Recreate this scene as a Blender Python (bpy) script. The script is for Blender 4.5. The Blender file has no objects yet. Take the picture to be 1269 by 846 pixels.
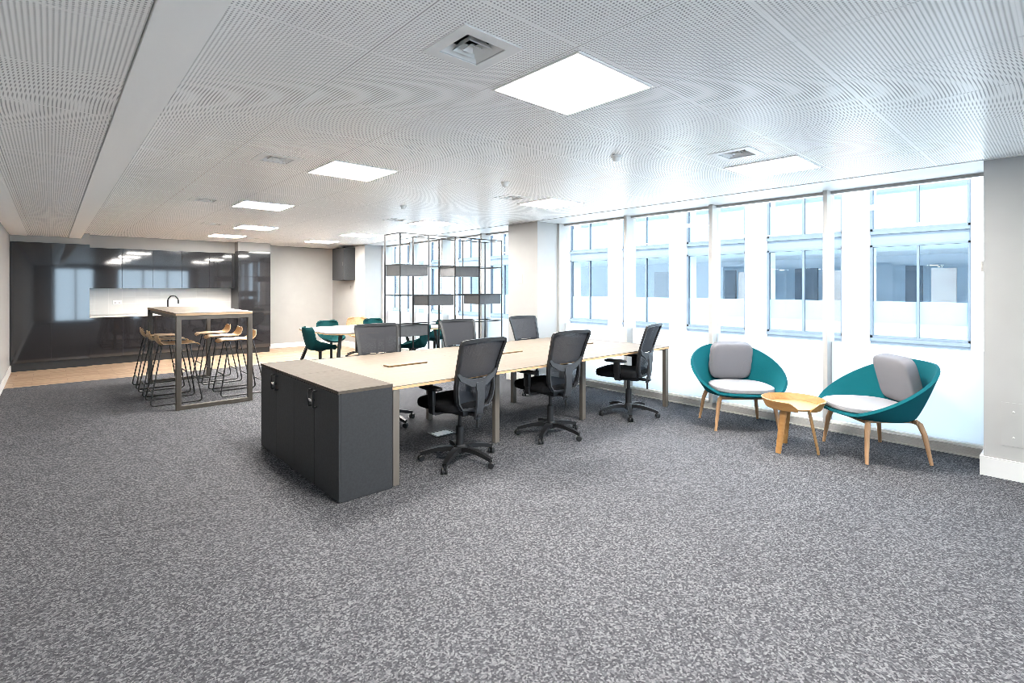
import bpy, bmesh, math, random
from mathutils import Vector, Matrix

random.seed(7)
SC = bpy.context.scene
COL = SC.collection
PI = math.pi
R = math.radians

# ------------------------------------------------------------------ materials
def mat(name, color=(0.8, 0.8, 0.8), rough=0.5, metal=0.0, spec=0.5, emit=None, strength=0.0, coat=0.0, sheen=0.0):
    m = bpy.data.materials.new(name); m.use_nodes = True
    b = m.node_tree.nodes['Principled BSDF']
    b.inputs['Base Color'].default_value = (*color, 1)
    b.inputs['Roughness'].default_value = rough
    b.inputs['Metallic'].default_value = metal
    b.inputs['Specular IOR Level'].default_value = spec
    b.inputs['Coat Weight'].default_value = coat
    b.inputs['Coat Roughness'].default_value = 0.03
    b.inputs['Sheen Weight'].default_value = sheen
    if emit:
        b.inputs['Emission Color'].default_value = (*emit, 1)
        b.inputs['Emission Strength'].default_value = strength
    return m

def nodes(m):
    nt = m.node_tree
    return nt, nt.nodes, nt.links, nt.nodes['Principled BSDF']

def noise_color(m, c1, c2, scale, detail=2.0, rough=0.6, lo=0.35, hi=0.65, stretch=None, bump=0.0, obj=True):
    nt, N, L, b = nodes(m)
    tc = N.new('ShaderNodeTexCoord'); mp = N.new('ShaderNodeMapping')
    if stretch: mp.inputs['Scale'].default_value = stretch
    L.new(tc.outputs['Object'], mp.inputs['Vector'])
    nz = N.new('ShaderNodeTexNoise'); nz.inputs['Scale'].default_value = scale
    nz.inputs['Detail'].default_value = detail; nz.inputs['Roughness'].default_value = rough
    L.new(mp.outputs[0], nz.inputs['Vector'])
    cr = N.new('ShaderNodeValToRGB')
    cr.color_ramp.elements[0].position = lo; cr.color_ramp.elements[0].color = (*c1, 1)
    cr.color_ramp.elements[1].position = hi; cr.color_ramp.elements[1].color = (*c2, 1)
    L.new(nz.outputs['Fac'], cr.inputs['Fac']); L.new(cr.outputs['Color'], b.inputs['Base Color'])
    if bump:
        bp = N.new('ShaderNodeBump'); bp.inputs['Strength'].default_value = bump; bp.inputs['Distance'].default_value = 0.004
        L.new(nz.outputs['Fac'], bp.inputs['Height']); L.new(bp.outputs[0], b.inputs['Normal'])
    return m

def math_node(N, L, op, a, b=None, c=None):
    n = N.new('ShaderNodeMath'); n.operation = op
    for i, v in enumerate((a, b, c)):
        if v is None: continue
        if isinstance(v, (int, float)): n.inputs[i].default_value = v
        else: L.new(v, n.inputs[i])
    return n.outputs[0]

M = {}
M['wall'] = noise_color(mat('wall_paint', rough=0.75, spec=0.3), (0.325, 0.32, 0.312), (0.34, 0.335, 0.327), 3.0)
M['plaster_strip'] = noise_color(mat('ceiling_margin', rough=0.6, spec=0.3), (0.945, 0.94, 0.93), (0.95, 0.945, 0.935), 2.0)
M['skirting'] = noise_color(mat('skirting_paint', rough=0.45), (0.56, 0.555, 0.55), (0.58, 0.575, 0.57), 4.0)
M['black_metal'] = noise_color(mat('black_metal', rough=0.4, spec=0.5), (0.006, 0.006, 0.0065), (0.009, 0.009, 0.0095), 30)
M['black_plastic'] = noise_color(mat('black_plastic', rough=0.45), (0.0055, 0.0055, 0.0062), (0.009, 0.009, 0.010), 40)
M['grey_plastic'] = noise_color(mat('grey_plastic', rough=0.5), (0.028, 0.030, 0.034), (0.036, 0.038, 0.043), 40)
M['seat_fabric'] = noise_color(mat('black_fabric', rough=0.95, spec=0.15, sheen=0.0), (0.003, 0.003, 0.0035), (0.008, 0.008, 0.009), 300, bump=0.3)
M['bronze'] = noise_color(mat('bronze_metal', rough=0.38, metal=0.35), (0.15, 0.13, 0.11), (0.18, 0.158, 0.134), 8, stretch=(1, 1, 0.2))
M['bronze_dark'] = noise_color(mat('dark_bronze_metal', rough=0.4, metal=0.3), (0.055, 0.047, 0.038), (0.07, 0.06, 0.05), 8, stretch=(1, 1, 0.2))
M['silver'] = noise_color(mat('silver_metal', rough=0.22, metal=1.0), (0.68, 0.67, 0.65), (0.74, 0.73, 0.71), 20)
M['desk_top'] = noise_color(mat('desk_laminate', rough=0.6, spec=0.12), (0.15, 0.122, 0.097), (0.167, 0.137, 0.11), 3.0, stretch=(0.6, 8, 8))
M['ply_edge'] = noise_color(mat('ply_edge', rough=0.6), (0.50, 0.30, 0.15), (0.62, 0.40, 0.21), 40, stretch=(0.3, 0.3, 6))
M['port'] = noise_color(mat('cable_port_wood', rough=0.5), (0.12, 0.072, 0.03), (0.16, 0.10, 0.045), 20, stretch=(1, 6, 6))
M['anthracite'] = noise_color(mat('anthracite_laminate', rough=0.6, spec=0.2), (0.028, 0.029, 0.031), (0.034, 0.035, 0.038), 60)
M['taupe_top'] = noise_color(mat('taupe_laminate', rough=0.7, spec=0.08), (0.074, 0.063, 0.053), (0.085, 0.073, 0.062), 25)
M['gloss_dark'] = noise_color(mat('gloss_dark_lacquer', rough=0.05, spec=0.65, coat=0.25), (0.016, 0.015, 0.0165), (0.018, 0.017, 0.0185), 2)
M['carcass'] = noise_color(mat('dark_carcass', rough=0.4), (0.012, 0.012, 0.013), (0.016, 0.016, 0.017), 10)
M['worktop'] = noise_color(mat('white_worktop', rough=0.3), (0.55, 0.54, 0.52), (0.6, 0.59, 0.57), 30)
M['bar_top'] = noise_color(mat('bar_table_wood', rough=0.5, spec=0.25), (0.15, 0.125, 0.105), (0.19, 0.16, 0.135), 5, stretch=(8, 0.5, 8))
M['bar_edge'] = noise_color(mat('bar_table_edge', rough=0.5), (0.26, 0.17, 0.10), (0.32, 0.22, 0.13), 30, stretch=(0.4, 0.4, 6))
M['stool_wood'] = noise_color(mat('stool_plywood', rough=0.4), (0.32, 0.19, 0.09), (0.40, 0.25, 0.12), 6, stretch=(6, 0.8, 6))
M['oak'] = noise_color(mat('oak_legs', rough=0.5), (0.30, 0.165, 0.08), (0.38, 0.22, 0.115), 9, stretch=(5, 5, 0.6))
M['oak_table'] = noise_color(mat('oak_side_table', rough=0.42), (0.30, 0.145, 0.042), (0.36, 0.19, 0.062), 8, stretch=(6, 0.8, 4))
M['teal'] = noise_color(mat('teal_felt', rough=0.95, spec=0.15, sheen=0.0), (0.002, 0.066, 0.082), (0.003, 0.09, 0.108), 180, bump=0.25)
M['green'] = noise_color(mat('dark_green_felt', rough=0.9, spec=0.15), (0.003, 0.036, 0.038), (0.005, 0.05, 0.052), 180)
M['cushion'] = noise_color(mat('grey_wool', rough=1.0, spec=0.1, sheen=0.0), (0.10, 0.098, 0.108), (0.215, 0.21, 0.225), 220, detail=3, bump=0.4)
M['seat_cushion'] = noise_color(mat('light_grey_wool', rough=1.0, spec=0.1, sheen=0.0), (0.20, 0.196, 0.21), (0.28, 0.275, 0.29), 220, detail=3, bump=0.4)  # same wool as the back cushion, light from above put into the colour
M['meeting_top'] = noise_color(mat('meeting_table_laminate', rough=0.6, spec=0.12), (0.22, 0.19, 0.165), (0.25, 0.215, 0.185), 4)
M['window_frame'] = noise_color(mat('window_frame_paint', rough=0.4), (0.36, 0.35, 0.335), (0.39, 0.38, 0.365), 5)
M['sill_metal'] = noise_color(mat('sill_grey_metal', rough=0.45, metal=0.2), (0.42, 0.41, 0.40), (0.50, 0.49, 0.48), 60, stretch=(1, 1, 6))
M['white_plastic'] = noise_color(mat('white_plastic', rough=0.35), (0.78, 0.77, 0.75), (0.82, 0.81, 0.79), 20)
M['cream_plastic'] = noise_color(mat('cream_plastic', rough=0.4), (0.62, 0.54, 0.38), (0.66, 0.58, 0.42), 20)
M['dark_void'] = noise_color(mat('dark_void', rough=0.9), (0.02, 0.02, 0.02), (0.03, 0.03, 0.03), 10)
M['duct'] = noise_color(mat('duct_metal', rough=0.6), (0.04, 0.04, 0.04), (0.06, 0.06, 0.06), 10)
M['vent_white'] = noise_color(mat('vent_paint', rough=0.4), (0.74, 0.74, 0.73), (0.78, 0.78, 0.77), 10)
M['facade_white'] = noise_color(mat('facade_render', rough=0.8), (0.80, 0.81, 0.82), (0.84, 0.85, 0.86), 1.0)
M['facade_grey'] = noise_color(mat('facade_panel', rough=0.6), (0.085, 0.096, 0.11), (0.095, 0.107, 0.122), 1.0)
M['facade_frame'] = noise_color(mat('facade_frame', rough=0.5), (0.062, 0.072, 0.088), (0.072, 0.083, 0.10), 2.0)
M['office_far'] = noise_color(mat('far_office_interior', rough=0.8), (0.50, 0.54, 0.58), (0.62, 0.66, 0.70), 0.6)
M['office_far_wood'] = noise_color(mat('far_office_timber', rough=0.7), (0.60, 0.42, 0.34), (0.70, 0.52, 0.43), 1.0)
M['street'] = noise_color(mat('street_paving', rough=0.85), (0.54, 0.54, 0.54), (0.62, 0.62, 0.62), 2.0)

# woven mesh of the chair backs: real gaps between threads
def mesh_fabric(name, col, open_):
    m = mat(name, col, rough=0.8, spec=0.2)
    nt, N, L, b = nodes(m)
    out = N['Material Output']
    tr = N.new('ShaderNodeBsdfTransparent'); mx = N.new('ShaderNodeMixShader')
    tc = N.new('ShaderNodeTexCoord'); sp = N.new('ShaderNodeSeparateXYZ'); L.new(tc.outputs['Object'], sp.inputs[0])
    fx = math_node(N, L, 'FRACT', math_node(N, L, 'MULTIPLY', sp.outputs['X'], 300.0))
    fz = math_node(N, L, 'FRACT', math_node(N, L, 'MULTIPLY', sp.outputs['Z'], 300.0))
    k = math.sqrt(open_)
    hole = math_node(N, L, 'MULTIPLY', math_node(N, L, 'LESS_THAN', fx, k), math_node(N, L, 'LESS_THAN', fz, k))
    L.new(hole, mx.inputs['Fac']); L.new(b.outputs[0], mx.inputs[1]); L.new(tr.outputs[0], mx.inputs[2])
    L.new(mx.outputs[0], out.inputs['Surface'])
    return m
M['mesh'] = mesh_fabric('woven_mesh', (0.030, 0.031, 0.036), 0.11)
M['mesh_open'] = mesh_fabric('open_woven_mesh', (0.030, 0.034, 0.042), 0.36)

def glass(name, tint=(0.93, 0.97, 0.99), refl=1.0, ior=1.45):
    m = bpy.data.materials.new(name); m.use_nodes = True
    nt = m.node_tree; N = nt.nodes; L = nt.links
    N.remove(N['Principled BSDF'])
    tr = N.new('ShaderNodeBsdfTransparent'); tr.inputs['Color'].default_value = (*tint, 1)
    gl = N.new('ShaderNodeBsdfGlossy'); gl.inputs['Roughness'].default_value = 0.0
    fr = N.new('ShaderNodeFresnel'); fr.inputs['IOR'].default_value = ior
    mx = N.new('ShaderNodeMixShader')
    ge = N.new('ShaderNodeNewGeometry')
    f = math_node(N, L, 'MULTIPLY', math_node(N, L, 'MULTIPLY', fr.outputs[0], refl), math_node(N, L, 'SUBTRACT', 1.0, ge.outputs['Backfacing']))
    L.new(f, mx.inputs['Fac']); L.new(tr.outputs[0], mx.inputs[1]); L.new(gl.outputs[0], mx.inputs[2])
    L.new(mx.outputs[0], N['Material Output'].inputs['Surface'])
    return m
M['glass'] = glass('window_glass')
M['glass_far'] = glass('facade_glass', (0.86, 0.92, 0.96), 1.6, 1.5)

def film(name, col, transp):
    m = bpy.data.materials.new(name); m.use_nodes = True
    nt = m.node_tree; N = nt.nodes; L = nt.links
    N.remove(N['Principled BSDF'])
    tl = N.new('ShaderNodeBsdfTranslucent'); tl.inputs['Color'].default_value = (*col, 1)
    df = N.new('ShaderNodeBsdfDiffuse'); df.inputs['Color'].default_value = (*col, 1)
    m1 = N.new('ShaderNodeMixShader'); m1.inputs['Fac'].default_value = 0.35
    L.new(tl.outputs[0], m1.inputs[1]); L.new(df.outputs[0], m1.inputs[2])
    tr = N.new('ShaderNodeBsdfTransparent'); m2 = N.new('ShaderNodeMixShader'); m2.inputs['Fac'].default_value = transp
    L.new(m1.outputs[0], m2.inputs[1]); L.new(tr.outputs[0], m2.inputs[2])
    L.new(m2.outputs[0], N['Material Output'].inputs['Surface'])
    return m
M['film'] = film('frosted_film', (0.64, 0.655, 0.67), 0.05)

GP = 0.635   # ceiling module
def ceiling_mat(name, ox, oy, pitch=(GP - 0.014) / 39, rad=0.0043):
    m = mat(name, rough=0.32, spec=0.2)
    nt, N, L, b = nodes(m)
    tc = N.new('ShaderNodeTexCoord'); sp = N.new('ShaderNodeSeparateXYZ'); L.new(tc.outputs['Object'], sp.inputs[0])
    def cell(o, off):
        u = math_node(N, L, 'DIVIDE', math_node(N, L, 'SUBTRACT', o, off), GP)
        f = math_node(N, L, 'FRACT', u)
        d = math_node(N, L, 'MULTIPLY', math_node(N, L, 'MINIMUM', f, math_node(N, L, 'SUBTRACT', 1.0, f)), GP)
        h = math_node(N, L, 'SUBTRACT', math_node(N, L, 'FRACT', math_node(N, L, 'DIVIDE', math_node(N, L, 'SUBTRACT', math_node(N, L, 'MULTIPLY', f, GP), 0.007), pitch)), 0.5)
        return d, math_node(N, L, 'MULTIPLY', h, pitch)
    dx, hx = cell(sp.outputs['X'], ox); dy, hy = cell(sp.outputs['Y'], oy)
    r2 = math_node(N, L, 'ADD', math_node(N, L, 'MULTIPLY', hx, hx), math_node(N, L, 'MULTIPLY', hy, hy))
    hole = math_node(N, L, 'LESS_THAN', r2, rad * rad)
    hole = math_node(N, L, 'MULTIPLY', hole, math_node(N, L, 'GREATER_THAN', dx, 0.007))
    hole = math_node(N, L, 'MULTIPLY', hole, math_node(N, L, 'GREATER_THAN', dy, 0.007))
    seam = math_node(N, L, 'MAXIMUM', math_node(N, L, 'LESS_THAN', dx, 0.0026), math_node(N, L, 'MULTIPLY', math_node(N, L, 'LESS_THAN', dy, 0.0012), 0.25))
    dark = math_node(N, L, 'MAXIMUM', hole, seam)
    mx = N.new('ShaderNodeMixRGB'); L.new(dark, mx.inputs['Fac'])
    mx.inputs['Color1'].default_value = (0.945, 0.94, 0.93, 1); mx.inputs['Color2'].default_value = (0.42, 0.42, 0.42, 1)
    L.new(mx.outputs[0], b.inputs['Base Color'])
    sr = math_node(N, L, 'SUBTRACT', 0.2, math_node(N, L, 'MULTIPLY', dark, 0.2)); L.new(sr, b.inputs['Specular IOR Level'])
    return m
M['ceiling'] = ceiling_mat('perforated_metal_ceiling', 0.39, 0.145)
M['ceiling_low'] = ceiling_mat('perforated_metal_ceiling_low', -0.245, 0.37)

def carpet_mat():
    m = mat('carpet_pile', rough=1.0, spec=0.05)
    nt, N, L, b = nodes(m)
    tc = N.new('ShaderNodeTexCoord')
    v1 = N.new('ShaderNodeTexVoronoi'); v1.inputs['Scale'].default_value = 125.0; L.new(tc.outputs['Object'], v1.inputs['Vector'])
    sp = N.new('ShaderNodeSeparateColor'); L.new(v1.outputs['Color'], sp.inputs[0])
    n1 = N.new('ShaderNodeTexNoise'); n1.inputs['Scale'].default_value = 55.0; n1.inputs['Detail'].default_value = 2.6; L.new(tc.outputs['Object'], n1.inputs['Vector'])
    n2 = N.new('ShaderNodeTexNoise'); n2.inputs['Scale'].default_value = 2.6; n2.inputs['Detail'].default_value = 2.0; L.new(tc.outputs['Object'], n2.inputs['Vector'])
    a = math_node(N, L, 'MULTIPLY', sp.outputs[0], 0.58)
    a = math_node(N, L, 'ADD', a, math_node(N, L, 'MULTIPLY', n1.outputs['Fac'], 0.36))
    a = math_node(N, L, 'ADD', a, math_node(N, L, 'MULTIPLY', n2.outputs['Fac'], 0.08))
    cr = N.new('ShaderNodeValToRGB'); e = cr.color_ramp.elements
    e[0].position = 0.12; e[0].color = (0.027, 0.027, 0.0315, 1)
    e[1].position = 0.90; e[1].color = (0.19, 0.19, 0.20, 1)
    k = e.new(0.5); k.color = (0.067, 0.068, 0.0755, 1)
    L.new(a, cr.inputs['Fac']); L.new(cr.outputs[0], b.inputs['Base Color'])
    bp = N.new('ShaderNodeBump'); bp.inputs['Strength'].default_value = 0.5; bp.inputs['Distance'].default_value = 0.005
    L.new(a, bp.inputs['Height']); L.new(bp.outputs[0], b.inputs['Normal'])
    return m
M['carpet'] = carpet_mat()

def wood_floor_mat():
    m = mat('oak_floor', rough=0.4, spec=0.4)
    nt, N, L, b = nodes(m)
    tc = N.new('ShaderNodeTexCoord')
    br = N.new('ShaderNodeTexBrick'); br.offset = 0.5
    br.inputs['Scale'].default_value = 1.0
    br.inputs['Brick Width'].default_value = 0.42; br.inputs['Row Height'].default_value = 0.085; br.inputs['Mortar Size'].default_value = 0.002
    br.inputs['Color1'].default_value = (0.30, 0.195, 0.125, 1); br.inputs['Color2'].default_value = (0.43, 0.31, 0.215, 1)
    br.inputs['Mortar'].default_value = (0.16, 0.10, 0.065, 1)
    L.new(tc.outputs['Object'], br.inputs['Vector']); L.new(br.outputs['Color'], b.inputs['Base Color'])
    return m
M['wood_floor'] = wood_floor_mat()

def tile_mat():
    m = mat('white_tiles', rough=0.18, spec=0.5)
    nt, N, L, b = nodes(m)
    tc = N.new('ShaderNodeTexCoord'); mp = N.new('ShaderNodeMapping'); mp.inputs['Rotation'].default_value = (R(90), 0, 0)
    L.new(tc.outputs['Object'], mp.inputs['Vector'])
    br = N.new('ShaderNodeTexBrick'); br.offset = 0.0
    br.inputs['Scale'].default_value = 1.0
    br.inputs['Brick Width'].default_value = 0.22; br.inputs['Row Height'].default_value = 0.13; br.inputs['Mortar Size'].default_value = 0.003
    br.inputs['Color1'].default_value = (0.52, 0.505, 0.49, 1); br.inputs['Color2'].default_value = (0.56, 0.545, 0.53, 1)
    br.inputs['Mortar'].default_value = (0.60, 0.58, 0.56, 1)
    L.new(mp.outputs[0], br.inputs['Vector']); L.new(br.outputs['Color'], b.inputs['Base Color'])
    return m
M['tiles'] = tile_mat()
M['lamp'] = mat('lamp_diffuser', (0.9, 0.9, 0.9), 0.6, emit=(1.0, 0.955, 0.89), strength=42.0)

# ------------------------------------------------------------------ mesh builder
class MB:
    def __init__(s): s.bm = bmesh.new()
    def box(s, x0, x1, y0, y1, z0, z1, bev=0.0, seg=2, mtx=None):
        t = bmesh.new(); bmesh.ops.create_cube(t, size=1.0)
        for v in t.verts:
            v.co = Vector(((x0 + x1) / 2 + v.co.x * (x1 - x0), (y0 + y1) / 2 + v.co.y * (y1 - y0), (z0 + z1) / 2 + v.co.z * (z1 - z0)))
        if bev: bmesh.ops.bevel(t, geom=list(t.edges), offset=bev, segments=seg, profile=0.5, affect='EDGES')
        return s._merge(t, mtx)
    def _merge(s, t, mtx=None):
        if mtx is not None: bmesh.ops.transform(t, matrix=mtx, verts=t.verts)
        me = bpy.data.meshes.new('tmp'); t.to_mesh(me); t.free()
        s.bm.from_mesh(me); bpy.data.meshes.remove(me)
        return s
    def sweep(s, pts, prof, scales=None, closed=False, up=None):
        """sweep a 2-D outline along points"""
        pts = [Vector(p) for p in pts]; n = len(pts); rings = []
        prevn = None
        for i, p in enumerate(pts):
            if closed: d = pts[(i + 1) % n] - pts[i - 1]
            else: d = pts[min(i + 1, n - 1)] - pts[max(i - 1, 0)]
            d.normalize()
            if up is not None:
                a = Vector(up) - d * d.dot(Vector(up))
                if a.length < 1e-5: a = d.orthogonal()
            elif prevn is None: a = d.orthogonal()
            else:
                a = prevn - d * d.dot(prevn)
            a.normalize(); prevn = a; b2 = d.cross(a)
            k = scales[i] if scales else 1.0
            if not isinstance(k, (tuple, list)): k = (k, k)
            rings.append([s.bm.verts.new(p + a * (q[0] * k[0]) + b2 * (q[1] * k[1])) for q in prof])
        m = len(prof)
        for i in range(n if closed else n - 1):
            r0, r1 = rings[i], rings[(i + 1) % n]
            for j in range(m):
                s.bm.faces.new((r0[j], r0[(j + 1) % m], r1[(j + 1) % m], r1[j]))
        if not closed:
            s.bm.faces.new(rings[0][::-1]); s.bm.faces.new(rings[-1])
        return s
    def tube(s, pts, r, n=10, closed=False, scales=None):
        return s.sweep(pts, [(r * math.cos(2 * PI * k / n), r * math.sin(2 * PI * k / n)) for k in range(n)], scales, closed)
    def bar(s, pts, w, h, scales=None, up=None, closed=False):
        return s.sweep(pts, [(-w / 2, -h / 2), (w / 2, -h / 2), (w / 2, h / 2), (-w / 2, h / 2)], scales, closed, up)
    def lathe(s, prof, n=24, c=(0, 0, 0), cap=True):
        rings = []
        for r, z in prof:
            rings.append([s.bm.verts.new((c[0] + r * math.cos(2 * PI * k / n), c[1] + r * math.sin(2 * PI * k / n), c[2] + z)) for k in range(n)])
        for a, b in zip(rings, rings[1:]):
            for k in range(n): s.bm.faces.new((a[k], a[(k + 1) % n], b[(k + 1) % n], b[k]))
        if cap: s.bm.faces.new(rings[0][::-1]); s.bm.faces.new(rings[-1])
        return s
    def grid(s, fn, nu, nv, th=0.0, closed_u=False):
        """fn(u,v)->point; thickness th along normals makes a closed slab"""
        P = [[Vector(fn(i / nu, j / nv)) for j in range(nv + 1)] for i in range(nu + (0 if closed_u else 1))]
        m = len(P)
        def nrm(i, j):
            a = P[(i + 1) % m if closed_u else min(i + 1, m - 1)][j] - P[(i - 1) % m if closed_u else max(i - 1, 0)][j]
            b = P[i][min(j + 1, nv)] - P[i][max(j - 1, 0)]
            c = a.cross(b)
            return c.normalized() if c.length > 1e-9 else Vector((0, 0, 1))
        A = [[s.bm.verts.new(P[i][j] + nrm(i, j) * th / 2) for j in range(nv + 1)] for i in range(m)]
        def quads(V, flip):
            for i in range(m if closed_u else m - 1):
                for j in range(nv):
                    f = (V[i][j], V[(i + 1) % m][j], V[(i + 1) % m][j + 1], V[i][j + 1])
                    s.bm.faces.new(f[::-1] if flip else f)
        quads(A, False)
        if th:
            B = [[s.bm.verts.new(P[i][j] - nrm(i, j) * th / 2) for j in range(nv + 1)] for i in range(m)]
            quads(B, True)
            for i in range(m if closed_u else m - 1):
                k = (i + 1) % m
                s.bm.faces.new((A[k][0], A[i][0], B[i][0], B[k][0])); s.bm.faces.new((A[i][nv], A[k][nv], B[k][nv], B[i][nv]))
            if not closed_u:
                for j in range(nv):
                    s.bm.faces.new((A[0][j], A[0][j + 1], B[0][j + 1], B[0][j])); s.bm.faces.new((A[-1][j + 1], A[-1][j], B[-1][j], B[-1][j + 1]))
        return s
    def superpad(s, w, d, h, c=(0, 0, 0), mtx=None, e=0.35, nu=40, nv=16, ez=0.6):
        """pillow: superellipsoid"""
        t = bmesh.new()
        def sg(x, p): return math.copysign(abs(x) ** p, x)
        rings = []
        for j in range(1, nv):
            ph = -PI / 2 + PI * j / nv
            rings.append([t.verts.new((c[0] + w / 2 * sg(math.cos(ph), ez) * sg(math.cos(2 * PI * i / nu), e),
                                       c[1] + d / 2 * sg(math.cos(ph), ez) * sg(math.sin(2 * PI * i / nu), e),
                                       c[2] + h / 2 * sg(math.sin(ph), ez))) for i in range(nu)])
        for a, b in zip(rings, rings[1:]):
            for i in range(nu): t.faces.new((a[i], a[(i + 1) % nu], b[(i + 1) % nu], b[i]))
        t.faces.new(rings[0][::-1]); t.faces.new(rings[-1])
        return s._merge(t, mtx)
    def build(s, name, m, parent=None, smooth=True, angle=35):
        bmesh.ops.recalc_face_normals(s.bm, faces=s.bm.faces)
        me = bpy.data.meshes.new(name); s.bm.to_mesh(me); s.bm.free()
        me.materials.append(m)
        o = bpy.data.objects.new(name, me); COL.objects.link(o)
        if smooth:
            for p in me.polygons: p.use_smooth = True
            me.set_sharp_from_angle(angle=R(angle))
        if parent: o.parent = parent
        return o

def fillet(pts, r, n=5, closed=False):
    """round the corners of a polyline"""
    pts = [Vector(p) for p in pts]; out = []; N = len(pts)
    for i, p in enumerate(pts):
        if not closed and i in (0, N - 1): out.append(p); continue
        a = pts[i - 1] - p; b = pts[(i + 1) % N] - p
        q = min(r, a.length * 0.45, b.length * 0.45)
        a = p + a.normalized() * q; b = p + b.normalized() * q
        for k in range(n + 1):
            t = k / n
            out.append(a * (1 - t) ** 2 + p * 2 * t * (1 - t) + b * t * t)
    return out

def thing(name, label, cat, loc=(0, 0, 0), rotz=0.0, group=None):
    o = bpy.data.objects.new(name, None); COL.objects.link(o)
    o.empty_display_size = 0.1
    o.location = loc; o.rotation_euler = (0, 0, rotz); o['label'] = label; o['category'] = cat
    if group: o['group'] = group
    return o
def tag(o, label, cat, group=None, kind=None):
    o['label'] = label; o['category'] = cat
    if group: o['group'] = group
    if kind: o['kind'] = kind
    return o
def struct(o, label=None):
    o['kind'] = 'structure'
    if label: o['label'] = label; o['category'] = o.name.split('_')[0]
    return o
KIDS = {}
def dup(root, loc, rotz, label, group=None):
    if root.name not in KIDS:
        KIDS[root.name] = [(c, list(c.children)) for c in root.children]
    r = root.copy(); COL.objects.link(r); r.location = loc; r.rotation_euler = (0, 0, rotz); r['label'] = label
    if group: r['group'] = group
    for ch, gs in KIDS[root.name]:
        c = ch.copy(); COL.objects.link(c); c.parent = r
        for g in gs:
            d = g.copy(); COL.objects.link(d); d.parent = c
    return r

# ------------------------------------------------------------------ room shell
XL, XW = -0.525, 6.16          # left wall, window glass line
YB, YF = 13.2, -4.2            # kitchen wall, wall behind the camera
ZC, ZL = 2.52, 2.43            # main and lower ceiling
PX = 5.55                      # face of the window piers
YWD = 10.62                    # carpet / timber line

def slab(name, x0, x1, y0, y1, z0, z1, m, label=None):
    return struct(MB().box(x0, x1, y0, y1, z0, z1).build(name, m, smooth=False), label)

slab('floor', XL - 0.1, 6.3, YF - 0.1, YWD, -0.12, 0.0, M['carpet'], 'speckled grey carpet floor')
slab('floor_kitchen', XL - 0.1, 6.3, YWD, YB + 0.1, -0.12, 0.0, M['wood_floor'], 'light oak strip floor in front of the kitchen')
VENT_XY = [(1.345, 1.74), (1.345, 4.28), (1.345, 6.83), (1.95, 9.35), (3.15, 11.55), (3.90, 1.74), (3.90, 4.31), (3.90, 6.90)]
def holed_ceiling():
    mb = MB(); h = 0.105
    xs = sorted({0.433, 5.53} | {v[0] + k for v in VENT_XY for k in (-h, h)}); yy = sorted({YF, YB + 0.1} | {v[1] + k for v in VENT_XY for k in (-h, h)})
    V = {}
    def vert(x, y):
        if (x, y) not in V: V[(x, y)] = mb.bm.verts.new((x, y, ZC))
        return V[(x, y)]
    for a, b in zip(xs, xs[1:]):
        for c, d in zip(yy, yy[1:]):
            mx, my = (a + b) / 2, (c + d) / 2
            if any(abs(mx - v[0]) < h and abs(my - v[1]) < h for v in VENT_XY): continue
            mb.bm.faces.new((vert(a, c), vert(a, d), vert(b, d), vert(b, c)))
    return struct(mb.build('ceiling', M['ceiling'], smooth=False), 'white perforated metal tile ceiling')
holed_ceiling()
slab('ceiling_lower', XL + 0.22, 0.25, YF, YB + 0.1, ZL, ZL + 0.21, M['ceiling_low'], 'lower strip of perforated ceiling along the left wall')
slab('trim_1', 0.255, 0.433, YF, YB + 0.1, ZL - 0.012, ZC + 0.12, M['plaster_strip'], 'smooth white downstand strip along the ceiling step')
slab('trim_2', 5.53, 6.3, YF, YB + 0.1, ZC - 0.006, ZC + 0.12, M['skirting'], 'plain white ceiling margin above the windows')
slab('trim_3', XL - 0.1, XL + 0.22, YF, YB + 0.1, ZL - 0.006, ZL + 0.21, M['plaster_strip'], 'plain white ceiling margin along the left wall')
slab('trim_4', XL - 0.1, 6.3, YF - 0.1, YB + 0.2, ZC + 0.12, ZC + 0.6, M['plaster_strip'])

slab('wall_left', XL - 0.1, XL, YF - 0.1, YB + 0.1, -0.12, 2.64, M['wall'], 'plain white left wall')
slab('wall_back', XL, 6.3, YB, YB + 0.1, -0.12, 2.64, M['wall'], 'white wall behind the kitchen')
slab('baseboard_left', XL, XL + 0.015, YF, 12.56, 0.0, 0.12, M['skirting'])
slab('baseboard_back', 3.80, PX, YB - 0.015, YB, 0.0, 0.12, M['skirting'])
# the wall behind the camera, with two tall windows
for i, (a, b) in enumerate([(XL, 0.1), (1.5, 2.3), (5.2, 6.3)]):
    slab('wall_front', a, b, YF - 0.1, YF, -0.12, 2.64, M['wall'])
slab('wall_front', XL, 6.3, YF - 0.1, YF, 2.36, 2.64, M['wall'])
# piers on the window side
def pier(y0, y1, lab):
    slab('wall_right', PX, 6.3, y0, y1, -0.12, 2.64, M['wall'], lab)
    mb = MB().box(PX - 0.022, PX, y0 - 0.022, y1 + 0.022, 0, 0.15).box(PX, 6.1, y0 - 0.022, y0, 0, 0.15).box(PX, 6.1, y1, y1 + 0.022, 0, 0.15)
    struct(mb.build('baseboard_right', M['skirting'], smooth=False))
pier(YF, 0.492, 'white window pier beside the teal armchair')
pier(5.55, 6.22, 'white window pier behind the desks')
pier(11.36, YB, 'white pier in the far corner by the kitchen wall')

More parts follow.
